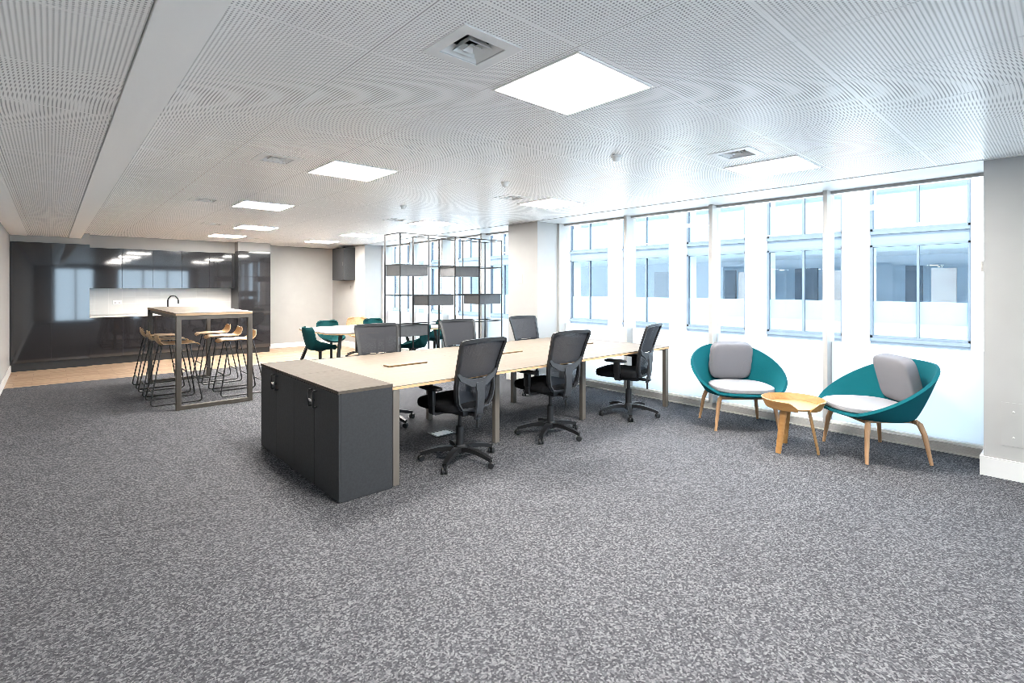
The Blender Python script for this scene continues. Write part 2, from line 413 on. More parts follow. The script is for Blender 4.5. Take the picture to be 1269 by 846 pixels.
# windows
def window(n, y0, y1, label, first=False, last=False):
    w = thing('window_%d' % n, label, 'window', (XW, (y0 + y1) / 2, 0)); w['kind'] = 'structure'
    hw = (y1 - y0) / 2
    f = MB()
    t = 0.022
    for sgn, edge in ((-1, first), (1, last)):
        a, b = sorted((sgn * hw, sgn * (hw - (t if not edge else 0.04))))
        f.box(-0.15, 0.07, a, b, 0.079, 2.513)
    f.box(-0.04, 0.07, -hw, hw, 2.485, 2.5135); f.box(-0.005, 0.07, -hw, hw, 0.0, 0.098)
    f.build('frame', M['window_frame'], w, smooth=False)
    MB().box(-0.006, 0.006, -hw + t, hw - t, 0.08, 2.45).build('glass_pane', M['glass'], w, smooth=False)
    MB().box(-0.0105, -0.0085, -hw + t, hw - t, 0.08, 0.927).build('frosted_film', M['film'], w, smooth=False)
    return w
ys = [0.492, 1.756, 3.005, 4.256, 5.55]
names = ['behind the armchair beside the pier', 'between the two teal armchairs', 'behind the end of the desks', 'beside the middle pier']
for i in range(4):
    window(i + 1, ys[i], ys[i + 1], 'tall window with frosted lower film ' + names[i], i == 0, i == 3)
ys2 = [6.22, 7.505, 8.79, 10.075, 11.36]
names2 = ['right behind the end of the shelving', 'behind the shelving, second from the middle pier', 'behind the shelving, third from the middle pier', 'beside the far corner pier']
for i in range(4):
    window(i + 5, ys2[i], ys2[i + 1], 'tall window with frosted lower film ' + names2[i], i == 0, i == 3)
for (a, b, c) in ((6.22, 11.36, 'far'), (0.492, 5.55, 'near')):
    struct(MB().box(6.055, 6.15, a, b, 0.0, 0.078).box(6.02, 6.055, a, b, 0.0, 0.010).build('trim_5', M['sill_metal'], smooth=False))
    struct(MB().box(6.09, 6.153, a, b, 0.078, 0.098).build('trim_6', M['white_plastic'], smooth=False))
n = 9
for (x0, x1) in ((0.1, 1.5), (2.3, 5.2)):
    w = thing('window_%d' % n, 'tall window behind the viewer, %s' % ('narrow' if n == 9 else 'wide'), 'window', ((x0 + x1) / 2, YF - 0.05, 0)); w['kind'] = 'structure'
    hw = (x1 - x0) / 2; f = MB()
    for a in ([-hw, 0, hw - 0.06] if n == 9 else [-hw, -hw / 3, hw / 3, hw - 0.06]): f.box(a, a + 0.06, -0.05, 0.05, 0, 2.36)
    f.box(-hw, hw, -0.05, 0.05, 2.30, 2.36); f.box(-hw, hw, -0.05, 0.05, 0, 0.06)
    f.build('frame', M['window_frame'], w, smooth=False)
    MB().box(-hw, hw, -0.006, 0.006, 0.05, 2.31).build('glass_pane', M['glass'], w, smooth=False)
    n += 1

# ------------------------------------------------------------------ ceiling fittings
def make_light(loc, label):
    t = thing('ceiling_light', label, 'light', (loc[0], loc[1], ZC), 0, 'square ceiling light panels')
    h = 0.29
    f = MB()
    for (a, b, c, d) in ((-h, h, -h, -h + 0.012), (-h, h, h - 0.012, h), (-h, -h + 0.012, -h, h), (h - 0.012, h, -h, h)):
        f.box(a, b, c, d, -0.008, 0)
    f.build('frame', M['vent_white'], t, smooth=False)
    MB().box(-h + 0.011, h - 0.011, -h + 0.011, h - 0.011, -0.006, -0.001).build('diffuser', M['lamp'], t, smooth=False)
    return t
LIGHTS = [((1.975, 1.725), 'large glowing square ceiling light panel nearest, beside the louvred vent'),
          ((1.975, 4.27), 'glowing ceiling light panel above the desk end, second in its row'),
          ((1.975, 6.82), 'glowing ceiling light panel in front of the bar table'),
          ((2.61, 9.41), 'glowing ceiling light panel above the bar table, nearer of the small pair'),
          ((2.61, 11.32), 'smallest glowing ceiling light panel nearest the kitchen cupboards'),
          ((4.50, 11.32), 'thin glowing ceiling light panel near the wall-hung black cabinet'),
          ((4.50, 9.41), 'glowing ceiling light panel left of the shelving top'),
          ((4.52, 6.88), 'glowing ceiling light panel right above the black shelving frame'),
          ((4.52, 4.28), 'glowing ceiling light panel above the far desks beside the middle pier'),
          ((4.55, 1.725), 'glowing ceiling light panel near the windows above the armchairs')]
l0 = make_light(*LIGHTS[0])
for p, lab in LIGHTS[1:]: dup(l0, (p[0], p[1], ZC), 0, lab)
# added unseen light panel behind the camera, brightens the near ceiling by bounce
for p in ((1.975, -0.82),):
    dup(l0, (p[0], p[1], ZC), 0, 'added unseen ceiling light panel behind the viewer')

def make_vent(loc, label):
    t = thing('air_vent', label, 'vent', (loc[0], loc[1], ZC), 0, 'square ceiling air vents')
    def ring(mb, a, b, za, zb, th=0.002):
        for k in range(4):
            m = Matrix.Rotation(k * PI / 2, 4, 'Z')
            t2 = bmesh.new()
            q = [(-a, -a, za), (a, -a, za), (b, -b, zb), (-b, -b, zb)]
            lo = [t2.verts.new(p) for p in q]; hi = [t2.verts.new((p[0], p[1], p[2] + th)) for p in q]
            t2.faces.new(lo); t2.faces.new(hi[::-1])
            for i in range(4): t2.faces.new((lo[i], hi[i], hi[(i + 1) % 4], lo[(i + 1) % 4]))
            mb._merge(t2, m)
        return mb
    f = MB(); ring(f, 0.155, 0.102, -0.004, -0.005, 0.0045)
    f.build('frame', M['vent_white'], t, smooth=False)
    b = MB().box(-0.104, 0.104, -0.104, 0.104, 0.105, 0.11)
    for (a, c, d, e) in ((-0.104, 0.104, -0.104, -0.102), (-0.104, 0.104, 0.102, 0.104), (-0.104, -0.102, -0.102, 0.102), (0.102, 0.104, -0.102, 0.102)): b.box(a, c, d, e, 0.0, 0.105)
    b.build('duct', M['duct'], t, smooth=False)
    for a, q in ((0.1005, 0.070), (0.060, 0.036)):
        l = MB(); ring(l, a, q, 0.0, 0.036, 0.002); l.build('louvre', M['vent_white'], t, smooth=False)
    l = MB(); ring(l, 0.030, 0.004, 0.0, 0.024, 0.002); l.build('louvre', M['vent_white'], t, smooth=False)
    return t
VENTS = [((1.345, 1.74), 'square louvred ceiling vent left of the largest light panel'),
         ((1.345, 4.28), 'square ceiling vent left of the second light panel'),
         ((1.345, 6.83), 'ceiling vent left of the third light panel'),
         ((1.95, 9.35), 'small far ceiling vent above the bar table'),
         ((3.15, 11.55), 'farthest ceiling vent near the kitchen cupboards'),
         ((3.90, 1.74), 'square ceiling vent near the windows beside the light over the armchairs'),
         ((3.90, 4.31), 'ceiling vent beside the light panel over the far desks'),
         ((3.90, 6.90), 'ceiling vent just in front of the shelving top')]
v0 = make_vent(*VENTS[0])
for p, lab in VENTS[1:]: dup(v0, (p[0], p[1], ZC), 0, lab)

def make_sensor(loc, label):
    t = thing('ceiling_sensor', label, 'sensor', (loc[0], loc[1], ZC), 0, 'ceiling sensors')
    MB().lathe([(0.042, 0), (0.042, -0.012), (0.036, -0.018)], 20).build('base', M['white_plastic'], t)
    MB().lathe([(0.030, -0.018), (0.029, -0.03), (0.022, -0.042), (0.010, -0.047)], 20).build('lens_dome', M['vent_white'], t)
    return t
s0 = make_sensor((3.26, 2.39), 'small round white ceiling sensor nearest, right of the large light panel')
dup(s0, (3.28, 3.72, ZC), 0, 'small round ceiling sensor above the desks')
dup(s0, (3.28, 5.65, ZC), 0, 'tiny round ceiling sensor farthest, in front of the shelving')

# ------------------------------------------------------------------ bench desk + cabinets
DX0, DX1, DY0, DY1, DZ = 1.90, 5.77, 3.43, 5.24, 0.755
desk = thing('bench_desk', 'long bench desk with pale wood top and bronze legs', 'desk', ((DX0 + DX1) / 2, (DY0 + DY1) / 2, 0))
ox, oy = desk.location.x, desk.location.y
def L_(mb, *a, **k): return mb.box(a[0] - ox, a[1] - ox, a[2] - oy, a[3] - oy, a[4], a[5], **k)
bay = (DX1 - DX0) / 3
for i in range(3):
    for (a, b) in ((DY0, 4.3365), (4.3375, DY1)):
        tp = L_(MB(), DX0 + bay * i + 0.0002, DX0 + bay * (i + 1) - 0.0002, a, b, DZ - 0.006, DZ, bev=0.0003, seg=1).build('tabletop', M['desk_top'], desk, smooth=False)
        L_(MB(), DX0 + bay * i + 0.0006, DX0 + bay * (i + 1) - 0.0006, a, b, DZ - 0.026, DZ - 0.006).build('edge_band', M['ply_edge'], tp, smooth=False)
for i in range(3):
    cx = DX0 + bay * (i + 0.5)
    p = MB(); L_(p, cx - 0.21, cx + 0.21, 4.28, 4.39, DZ, DZ + 0.014, bev=0.003, seg=1); p.build('cable_port', M['port'], desk, smooth=False)
lx = [DX0 + 0.035, DX0 + bay, DX0 + 2 * bay, DX1 - 0.035]
for i, x in enumerate(lx):
    ends = i in (0, 3)
    for y in ((DY0 + 0.005, DY1 - 0.055) if ends else (DY0 + 0.30, DY1 - 0.35)):
        m = MB(); L_(m, x - 0.028, x + 0.028, y, y + 0.05, 0.004, DZ - 0.026, bev=0.003, seg=1)
        m.build('leg', M['bronze'], desk)
    m = MB(); L_(m, x - 0.024, x + 0.024, (DY0 + 0.05) if ends else DY0 + 0.33, (DY1 - 0.05) if ends else DY1 - 0.33, DZ - 0.052, DZ - 0.027); m.build('cross_rail', M['bronze'], desk, smooth=False)
for y in (DY0 + 0.44, DY1 - 0.48):
    m = MB(); L_(m, DX0 + 0.06, DX1 - 0.06, y, y + 0.045, DZ - 0.055, DZ - 0.027); m.build('long_rail', M['bronze'], desk, smooth=False)
m = MB(); L_(m, DX0 + 0.2, DX1 - 0.2, 4.25, 4.42, DZ - 0.17, DZ - 0.072); m.build('cable_tray', M['black_metal'], desk, smooth=False)

def make_cabinet(y0, label):
    W, D, H = 0.875, 0.415, 0.78
    t = thing('storage_cabinet', label, 'cabinet', (1.478 + D / 2, y0 + W / 2, 0), 0, 'anthracite cabinets at the desk end')
    MB().box(-D / 2 + 0.02, D / 2, -W / 2 + 0.001, W / 2 - 0.001, 0.004, H - 0.022, bev=0.001, seg=1).build('body', M['anthracite'], t, smooth=False)
    MB().box(-D / 2 - 0.002, D / 2 + 0.001, -W / 2 + 0.0005, W / 2 - 0.0005, H - 0.022, H, bev=0.001, seg=1).build('top_panel', M['taupe_top'], t, smooth=False)
    for k, sg in ((0, -1), (1, 1)):
        a, b = sorted((sg * 0.0015, sg * (W / 2 - 0.002)))
        d = MB().box(-D / 2, -D / 2 + 0.018, a, b, 0.01, H - 0.026, bev=0.0012, seg=1).build('door', M['anthracite'], t, smooth=False)
        y = sg * 0.045
        path = fillet([(-D / 2, y, H - 0.055), (-D / 2 - 0.028, y, H - 0.055), (-D / 2 - 0.028, y, H - 0.175), (-D / 2, y, H - 0.175)], 0.008, 3)
        MB().bar(path, 0.008, 0.012, up=(0, 1, 0)).build('handle', M['black_metal'], d)
        if sg == 1:
            t2 = bmesh.new()
            k_ = MB().lathe([(0.013, 0.0), (0.013, 0.016), (0.010, 0.020)], 14)
            bmesh.ops.transform(k_.bm, matrix=Matrix.Translation((-D / 2, 0.018, H - 0.125)) @ Matrix.Rotation(-PI / 2, 4, 'Y'), verts=k_.bm.verts)
            k_.box(-D / 2 - 0.034, -D / 2 - 0.004, -0.024, 0.036, H - 0.137, H - 0.113, bev=0.004)
            k_.build('lock', M['silver'], d); t2.free()
    return t
c0 = make_cabinet(3.415, 'dark grey two-door cabinet at near corner of the desk end')
dup(c0, (c0.location.x, c0.location.y + 0.877, 0), 0, 'dark grey two-door cabinet on the bar table side of the desk end')

# ------------------------------------------------------------------ office chairs (local +Y is forward)
def back_y(z):   # curve of the backrest seen from the side
    if z < 0.70: return -0.225 - 0.03 * ((z - 0.45) / 0.25) ** 1
    return -0.255 - 0.115 * ((z - 0.70) / 0.36) ** 1.25
def make_office_chair(loc, rz, label):
    t = thing('office_chair', label, 'chair', loc, rz, 'black mesh task chairs at the bench desk')
    base0 = 0.0
    MB().lathe([(0.052, 0.075), (0.056, 0.09), (0.052, 0.13), (0.034, 0.145)], 20).build('hub', M['black_plastic'], t)
    for k in range(5):
        a = R(63 + 72 * k); ca, sa = math.cos(a), math.sin(a)
        pts = [(r * ca, r * sa, z) for r, z in ((0.03, 0.105), (0.10, 0.115), (0.18, 0.108), (0.26, 0.090), (0.335, 0.068))]
        l = MB().bar(pts, 0.060, 0.036, scales=[(1, 1.1), (1, 1.05), (0.85, 0.95), (0.72, 0.9), (0.55, 0.8)], up=(-sa, ca, 0)).build('base_leg', M['black_plastic'], t)
        cst = MB()
        for off in (-0.016, 0.016):
            w = MB().lathe([(0.010, -0.009), (0.022, -0.009), (0.0265, -0.005), (0.0265, 0.005), (0.022, 0.009), (0.010, 0.009)], 16)
            mt = Matrix.Translation((0.335 * ca, 0.335 * sa, 0.0265)) @ Matrix.Rotation(a + 0.5, 4, 'Z') @ Matrix.Translation((0, off, 0)) @ Matrix.Rotation(PI / 2, 4, 'X')
            cst._merge(w.bm, mt)
        cst.lathe([(0.008, 0.03), (0.008, 0.07)], 8, (0.335 * ca, 0.335 * sa, 0))
        cst.build('caster', M['black_plastic'], l)
    MB().lathe([(0.036, 0.135), (0.034, 0.30), (0.030, 0.305), (0.018, 0.31), (0.018, 0.44)], 18).build('gas_lift', M['black_plastic'], t)
    mc = MB().box(-0.085, 0.085, -0.14, 0.10, 0.415, 0.462, bev=0.012)
    mc.tube([(0.06, 0.02, 0.43), (0.20, 0.02, 0.425), (0.235, 0.02, 0.42)], 0.006, 8)
    mc.box(-0.030, 0.030, -0.26, -0.12, 0.42, 0.445, bev=0.006)
    mc.build('tilt_mechanism', M['black_plastic'], t)
    MB().superpad(0.50, 0.52, 0.105, (0, 0.085, 0.502), e=0.38, ez=0.5).build('seat', M['seat_fabric'], t)
    # arms
    for sg in (-1, 1):
        x = sg * 0.285
        a = MB()
        a.bar(fillet([(sg * 0.12, 0.03, 0.448), (x, 0.03, 0.448), (x, 0.03, 0.66)], 0.03, 5), 0.055, 0.02, up=(0, 1, 0))
        a.box(x - 0.018, x + 0.018, -0.005, 0.065, 0.52, 0.66, bev=0.006)
        ob = a.build('armrest', M['black_plastic'], t)
        MB().superpad(0.085, 0.26, 0.034, (x, 0.045, 0.665), e=0.5, ez=0.6, nu=28, nv=10).build('arm_pad', M['black_plastic'], ob)
    # back frame: one closed loop with a waist
    half = [(0.0, 0.475), (0.10, 0.478), (0.155, 0.50), (0.188, 0.55), (0.206, 0.62), (0.213, 0.70), (0.217, 0.76), (0.225, 0.86), (0.236, 0.97), (0.245, 1.03), (0.238, 1.056), (0.215, 1.062), (0.10, 1.066), (0.0, 1.067)]
    loop = [(x, back_y(z), z) for x, z in half] + [(-x, back_y(z), z) for x, z in half[-2:0:-1]]
    fr = MB().bar(loop, 0.024, 0.030, up=(0, 1, 0), closed=True)
    fr.build('back_frame', M['black_plastic'], t)
    def width(z):
        for (x0, z0), (x1, z1) in zip(half[2:10], half[3:11]):
            if z0 <= z <= z1: return x0 + (x1 - x0) * (z - z0) / (z1 - z0)
        return 0.14
    up = MB().grid(lambda u, v: ((2 * u - 1) * width(0.755 + 0.275 * v) * 1.0, back_y(0.755 + 0.31 * v) + 0.006 - 0.02 * (1 - (2 * u - 1) ** 2), 0.755 + 0.31 * v), 10, 10, 0.003)
    up.build('back_mesh', M['mesh'], t)
    lo = MB().grid(lambda u, v: ((2 * u - 1) * width(0.505 + 0.215 * v), back_y(0.49 + 0.24 * v) + 0.010 + 0.012 * (1 - (2 * u - 1) ** 2), 0.485 + 0.245 * v), 10, 6, 0.003)
    lo.build('lumbar_mesh', M['mesh_open'], t)
    # grey wishbone: loop around the lumbar opening + Y yoke + spine
    yk = MB()
    pts = [(-0.218, back_y(0.80) - 0.004, 0.80), (-0.18, -0.285, 0.755), (-0.08, -0.305, 0.715), (0, -0.312, 0.705), (0.08, -0.305, 0.715), (0.18, -0.285, 0.755), (0.218, back_y(0.80) - 0.004, 0.80)]
    yk.bar(pts, 0.045, 0.018, scales=[(0.5, 1), (0.9, 1), (1.35, 1), (1.6, 1), (1.35, 1), (0.9, 1), (0.5, 1)], up=(0, 0, 1))
    yk.bar([(0, -0.312, 0.715), (0, -0.318, 0.62), (0, -0.312, 0.52), (0, -0.295, 0.44), (0, -0.28, 0.40)], 0.105, 0.022, scales=[(1.0, 1), (0.80, 1), (0.74, 1), (0.74, 1), (0.62, 0.9)], up=(1, 0, 0))
    ob = yk.build('back_support', M['grey_plastic'], t)
    lp = [(-0.196, -0.262, 0.75), (-0.205, -0.262, 0.64), (-0.188, -0.255, 0.55), (-0.145, -0.25, 0.492), (0, -0.247, 0.482), (0.145, -0.25, 0.492), (0.188, -0.255, 0.55), (0.205, -0.262, 0.64), (0.196, -0.262, 0.75)]
    MB().bar(lp, 0.034, 0.012, up=(0, 1, 0)).build('lumbar_hoop', M['grey_plastic'], ob)
    MB().bar([(0, -0.14, 0.432), (0, -0.24, 0.432), (0, -0.285, 0.43)], 0.05, 0.018, up=(1, 0, 0)).tube([(0.0, -0.285, 0.405), (0.0, -0.285, 0.33)], 0.012, 10).build('back_bracket', M['black_plastic'], t)
    for o in list(t.children):
        if o.name.split('.')[0] in ('back_frame', 'back_mesh', 'lumbar_mesh', 'back_support', 'back_bracket'):
            o.data.transform(Matrix.Translation((0, 0.06, 0)))
            for k in o.children: k.data.transform(Matrix.Translation((0, 0.06, 0)))
    return t
ch0 = make_office_chair((2.63, 3.575, 0), R(5), 'black mesh office chair nearest, beside the dark grey cabinet')
def turn_base(c, deg):
    for k in c.children:
        if k.name.startswith('base_leg'): k.rotation_euler = (0, 0, R(deg))
for loc, rz, tb, lab in (((3.775, 3.585, 0), -3, 4, 'black mesh office chair in the middle of the near row'),
                         ((5.05, 3.53, 0), 14, -2, 'black mesh office chair nearest the windows in the near row'),
                         ((2.74, 5.13, 0), 168, -20, 'dark office chair opposite the cabinet end, back before the meeting table'),
                         ((3.93, 5.16, 0), 172, 10, 'dark office chair on far side of the desk, back before the shelving'),
                         ((5.17, 5.18, 0), 178, 25, 'dark office chair on far side of the desk beside the middle pier')):
    turn_base(dup(ch0, loc, R(rz), lab), tb)

# ------------------------------------------------------------------ lounge chairs
def make_lounge(loc, rz, label):
    t = thing('lounge_chair', label, 'armchair', loc, rz, 'teal tub armchairs by the window')
    def shell(u, v):
        a = 2 * PI * u                      # a=pi/2 front (+Y)
        c, s_ = math.cos(a), math.sin(a)
        fwd = s_                            # 1 front, -1 back
        zr = 0.405 + 0.43 * (max(0.0, min(1.0, (0.80 - fwd) / 1.75))) ** 1.0
        bx, by = 0.31 * c, 0.28 * s_ + 0.005
        tx = 0.475 * (abs(c) ** 0.9) * (1 if c >= 0 else -1); ty = (0.42 if s_ > 0 else 0.43) * s_
        if v < 0.3:
            k = v / 0.3
            return (bx * k * 1.0, 0.01 + (by - 0.01) * k, 0.362)
        k = (v - 0.3) / 0.7
        e = k ** 0.9
        return (bx + (tx - bx) * e, by + (ty - by) * e, 0.362 + (zr - 0.362) * (k ** 1.12))
    MB().grid(lambda u, v: shell(u, 0.02 + 0.98 * v), 56, 18, 0.026, closed_u=True).build('shell', M['teal'], t, angle=60)
    MB().superpad(0.62, 0.62, 0.085, (0, 0.075, 0.432), e=0.75, ez=0.55).build('seat_cushion', M['seat_cushion'], t)
    mt = Matrix.Translation((0, -0.215, 0.675)) @ Matrix.Rotation(R(-15), 4, 'X')
    MB().superpad(0.45, 0.13, 0.42, (0, 0, 0), mt, e=0.36, ez=0.36, nv=24).build('back_cushion', M['cushion'], t)
    f = MB()
    f.bar([(-0.27, 0.21, 0.338), (0.27, 0.21, 0.338)], 0.03, 0.024, up=(0, 0, 1)); f.bar([(-0.27, -0.20, 0.338), (0.27, -0.20, 0.338)], 0.03, 0.024, up=(0, 0, 1))
    f.bar([(-0.20, -0.2, 0.338), (-0.2, 0.21, 0.338)], 0.03, 0.024, up=(0, 0, 1)); f.bar([(0.2, -0.2, 0.338), (0.2, 0.21, 0.338)], 0.03, 0.024, up=(0, 0, 1))
    f.build('leg_frame', M['oak'], t)
    for sx in (-1, 1):
        for sy in (-1, 1):
            yb = 0.26 if sy > 0 else -0.27
            MB().tube([(sx * 0.235, sy * 0.20, 0.348), (sx * 0.268, sy * 0.215, 0.325), (sx * 0.29, sy * 0.235, 0.25), (sx * 0.325, yb, 0.0)], 0.021, 12, scales=[0.9, 1.08, 1.0, 0.66]).build('leg', M['oak'], t)
    return t
a0 = make_lounge((5.56, 2.47, 0), R(225 - 90), 'teal tub armchair with grey cushions on oak legs, behind the side table')
dup(a0, (5.54, 1.23, 0), R(135 - 90), 'teal tub armchair with grey cushions on oak legs, beside the white pier')

# ------------------------------------------------------------------ side table
st = thing('side_table', 'round oak side table with raised notched rim between two armchairs', 'table', (5.08, 1.747, 0))
NA = R(222)   # direction of the notch
MB().lathe([(0.004, 0.405), (0.215, 0.405), (0.222, 0.412), (0.222, 0.420), (0.004, 0.420)], 48, cap=False).build('tray', M['oak_table'], st)
def rim(u, v):
    a = NA + R(13) + u * (2 * PI - R(26))
    da = min(u, 1 - u) * (2 * PI - R(26))
    top = 0.400 + (0.078 if da > R(16) else 0.022 + 0.056 * (da / R(16)))
    z = 0.400 + (top - 0.400) * v
    r = 0.224 + 0.036 * (z - 0.4) / 0.078
    return (r * math.cos(a), r * math.sin(a), z)
MB().grid(rim, 96, 6, 0.011).build('rim', M['oak_table'], st, angle=50)
for deg in (164, 279, 40):
    a = R(deg); ca, sa = math.cos(a), math.sin(a)
    pts = [(0.125 * ca, 0.125 * sa, 0.405), (0.15 * ca, 0.15 * sa, 0.28), (0.205 * ca, 0.205 * sa, 0.0)]
    MB().sweep(pts, [(0.036 * math.cos(2 * PI * q / 14), 0.013 * math.sin(2 * PI * q / 14)) for q in range(14)], scales=[(1.0, 1), (0.92, 1), (0.78, 0.9)], up=(-sa, ca, 0)).build('leg', M['oak_table'], st)

# ------------------------------------------------------------------ bar table
BX0, BX1, BY0, BY1 = 1.13, 1.99, 7.31, 9.76
bt = thing('bar_table', 'tall bar table with wood top on bronze loop legs', 'table', ((BX0 + BX1) / 2, (BY0 + BY1) / 2, 0))
hw, hl = (BX1 - BX0) / 2, (BY1 - BY0) / 2
tp = MB().box(-hw, hw, -hl, hl, 1.178, 1.185, bev=0.001, seg=1).build('tabletop', M['bar_top'], bt, smooth=False)
MB().box(-hw, hw, -hl, hl, 1.152, 1.178).build('edge_band', M['bar_edge'], tp, smooth=False)
for sy in (-1, 1):
    y = sy * (hl - 0.035)
    for sx in (-1, 1):
        MB().box(sx * (hw - 0.03) - 0.027, sx * (hw - 0.03) + 0.027, y - 0.03, y + 0.03, 0.0, 1.152, bev=0.003, seg=1).build('leg', M['bronze_dark'], bt)
    MB().box(-hw + 0.05, hw - 0.05, y - 0.03, y + 0.03, 0.0, 0.05, bev=0.003, seg=1).build('foot_rail', M['bronze_dark'], bt)
    MB().box(-hw + 0.05, hw - 0.05, y - 0.03, y + 0.03, 1.10, 1.152, bev=0.003, seg=1).build('top_rail', M['bronze_dark'], bt)
for sx in (-1, 1):
    MB().box(sx * (hw - 0.05) - 0.02, sx * (hw - 0.05) + 0.02, -hl + 0.06, hl - 0.06, 1.105, 1.15).build('side_rail', M['bronze_dark'], bt, smooth=False)

# ------------------------------------------------------------------ bar stools (local +Y forward)
def make_stool(loc, rz, label):
    t = thing('bar_stool', label, 'stool', loc, rz, 'bar stools around the bar table')
    def sh(u, v):
        x = 2 * u - 1
        if v < 0.7:
            k = v / 0.7; y = 0.275 - 0.395 * k; z = 0.755 + 0.014 * x * x + (0.0 if k > 0.15 else -0.03 * (1 - k / 0.15) ** 2)
            w = 0.17 + 0.03 * math.sin(PI * k * 0.9)
        else:
            k = (v - 0.7) / 0.3
            y = -0.12 - 0.07 * math.sin(k * PI / 2) ; z = 0.755 + 0.125 * k ** 1.6 + 0.014 * x * x
            w = 0.19 - 0.035 * k ** 2
        # rounded front and top corners
        e = min(v, 1 - v) / 0.16
        if e < 1: w *= 0.72 + 0.28 * math.sqrt(max(0, 1 - (1 - e) ** 2))
        return (w * x, y - (0.02 * (1 - x * x) if v >= 0.7 else 0), z)
    MB().grid(sh, 16, 30, 0.011).build('seat_shell', M['stool_wood'], t, angle=60)
    fr = MB()
    for sx in (-1, 1):
        path = fillet([(sx * 0.13, 0.16, 0.742), (sx * 0.235, 0.285, 0.010), (sx * 0.235, -0.285, 0.010), (sx * 0.13, -0.15, 0.742)], 0.05, 5)
        fr.tube(path, 0.0085, 8)
    fr.build('sled_frame', M['black_metal'], t)
    cr = MB()
    for y, z in ((0.16, 0.742), (-0.15, 0.742)): cr.tube([(-0.13, y, z), (0.13, y, z)], 0.008, 8)
    cr.build('seat_rail', M['black_metal'], t)
    ft = MB()
    k = 0.30; xx = 0.13 + 0.105 * (1 - k / 0.742); yy = 0.16 + 0.125 * (1 - k / 0.742)
    ft.tube([(-xx, yy, k), (xx, yy, k)], 0.0085, 8)
    ft.build('foot_rest', M['black_metal'], t)
    ft = MB()
    k = 0.17; xx = 0.13 + 0.105 * (1 - k / 0.742); yy = 0.15 + 0.135 * (1 - k / 0.742)
    ft.tube([(-xx, -yy, k), (xx, -yy, k)], 0.0085, 8)
    ft.build('rear_brace', M['black_metal'], t)
    return t
SN = ['nearest', 'middle', 'farthest']
s1 = None
for i, y in enumerate((7.98, 8.72, 9.42)):
    lab = 'wood and black wire bar stool at left side of the bar table, %s of three' % SN[i]
    if s1 is None: s1 = make_stool((1.21, y, 0), R(-90), lab)
    else: dup(s1, (1.21, y, 0), R(-90), lab)
for i, y in enumerate((8.02, 8.74, 9.42)):
    dup(s1, (2.00, y, 0), R(90), 'wood and black wire bar stool at right side of the bar table, %s of three' % SN[i])

# ------------------------------------------------------------------ kitchen
KF = 12.56   # front of the tall units
def door_unit(name, label, cat, x0, x1, yf, yb, z0, z1, doors, plinth=0.0, group=None, zsplit=None):
    t = thing(name, label, cat, ((x0 + x1) / 2, yb, z0 if plinth == 0 else 0), 0, group)
    cx = (x0 + x1) / 2; zz = z0 if plinth == 0 else 0
    MB().box(x0 - cx + 0.001, x1 - cx - 0.001, yf + 0.02 - yb, 0, z0 + plinth - zz, z1 - zz).build('body', M['carcass'], t, smooth=False)
    w = (x1 - x0) / doors
    for k in range(doors):
        MB().box(x0 - cx + w * k + 0.0015, x0 - cx + w * (k + 1) - 0.0015, yf - yb, yf + 0.019 - yb, z0 + plinth + 0.002 - zz, z1 - 0.002 - zz, bev=0.001, seg=1).build('door', M['gloss_dark'], t, smooth=False)
    if plinth:
        MB().box(x0 - cx, x1 - cx, yf + 0.05 - yb, 0, 0.0, plinth).build('plinth', M['carcass'], t, smooth=False)
    return t
YW = YB - 0.003
door_unit('tall_cabinet', 'tall glossy black kitchen cupboard beside the left wall', 'cupboard', -0.515, 0.02, KF, YW, 0, 2.31, 1, 0.15, 'tall kitchen cupboards')
door_unit('tall_cabinet', 'tall glossy black kitchen cupboard reflecting a window, left of the white tiles', 'cupboard', 0.02, 0.56, KF, YW, 0, 2.31, 1, 0.15, 'tall kitchen cupboards')
door_unit('tall_cabinet', 'tall glossy black kitchen cupboard right of the white tiles', 'cupboard', 3.12, 3.80, KF, YW, 0, 2.31, 1, 0.12, 'tall kitchen cupboards')
wd = (3.12 - 0.56) / 5
WN = ['leftmost', 'second from left', 'middle', 'second from right', 'rightmost']
for k in range(5):
    x0 = 0.56 + wd * k
    door_unit('base_cabinet', 'low glossy black kitchen base cupboard, %s of five' % WN[k], 'cupboard', x0, x0 + wd, KF + 0.07, YW, 0, 0.915, 1, 0.15, 'kitchen base cupboards')
    door_unit('wall_cabinet', 'glossy black wall cupboard above the tiles, %s of five' % WN[k], 'cupboard', x0, x0 + wd, 12.84, YW, 1.475, 2.27, 1, 0.0, 'kitchen wall cupboards')
wt = MB().box(0.562, 3.118, KF + 0.055, 13.16, 0.915, 0.95, bev=0.003, seg=1).build('worktop', M['worktop'], smooth=False)
tag(wt, 'white kitchen worktop on the black base cupboards', 'worktop')
bs = MB().box(0.562, 3.118, 13.165, YB, 0.95, 1.475).build('backsplash', M['tiles'], smooth=False); bs['kind'] = 'structure'
tag(bs, 'white tiled splashback between the black cupboards', 'splashback', kind='structure')
slab('trim_10', 0.25, 0.56, KF + 0.03, YB, 2.312, 2.52, M['wall'])
slab('trim_7', XL, 0.25, KF + 0.03, YB, 2.312, 2.43, M['wall'], 'white bulkhead above the tall cupboards')
slab('trim_8', 0.56, 3.12, 12.87, YB, 2.272, 2.52, M['wall'], 'white bulkhead above the wall cupboards')
slab('trim_9', 3.12, 3.80, KF + 0.03, YB, 2.312, 2.52, M['wall'], 'white bulkhead above the right tall cupboard')
tap = thing('kitchen_tap', 'black gooseneck tap on the white worktop', 'tap', (1.86, 12.98, 0.95))
MB().lathe([(0.028, 0), (0.028, 0.012), (0.018, 0.02)], 16).build('base', M['black_metal'], tap)
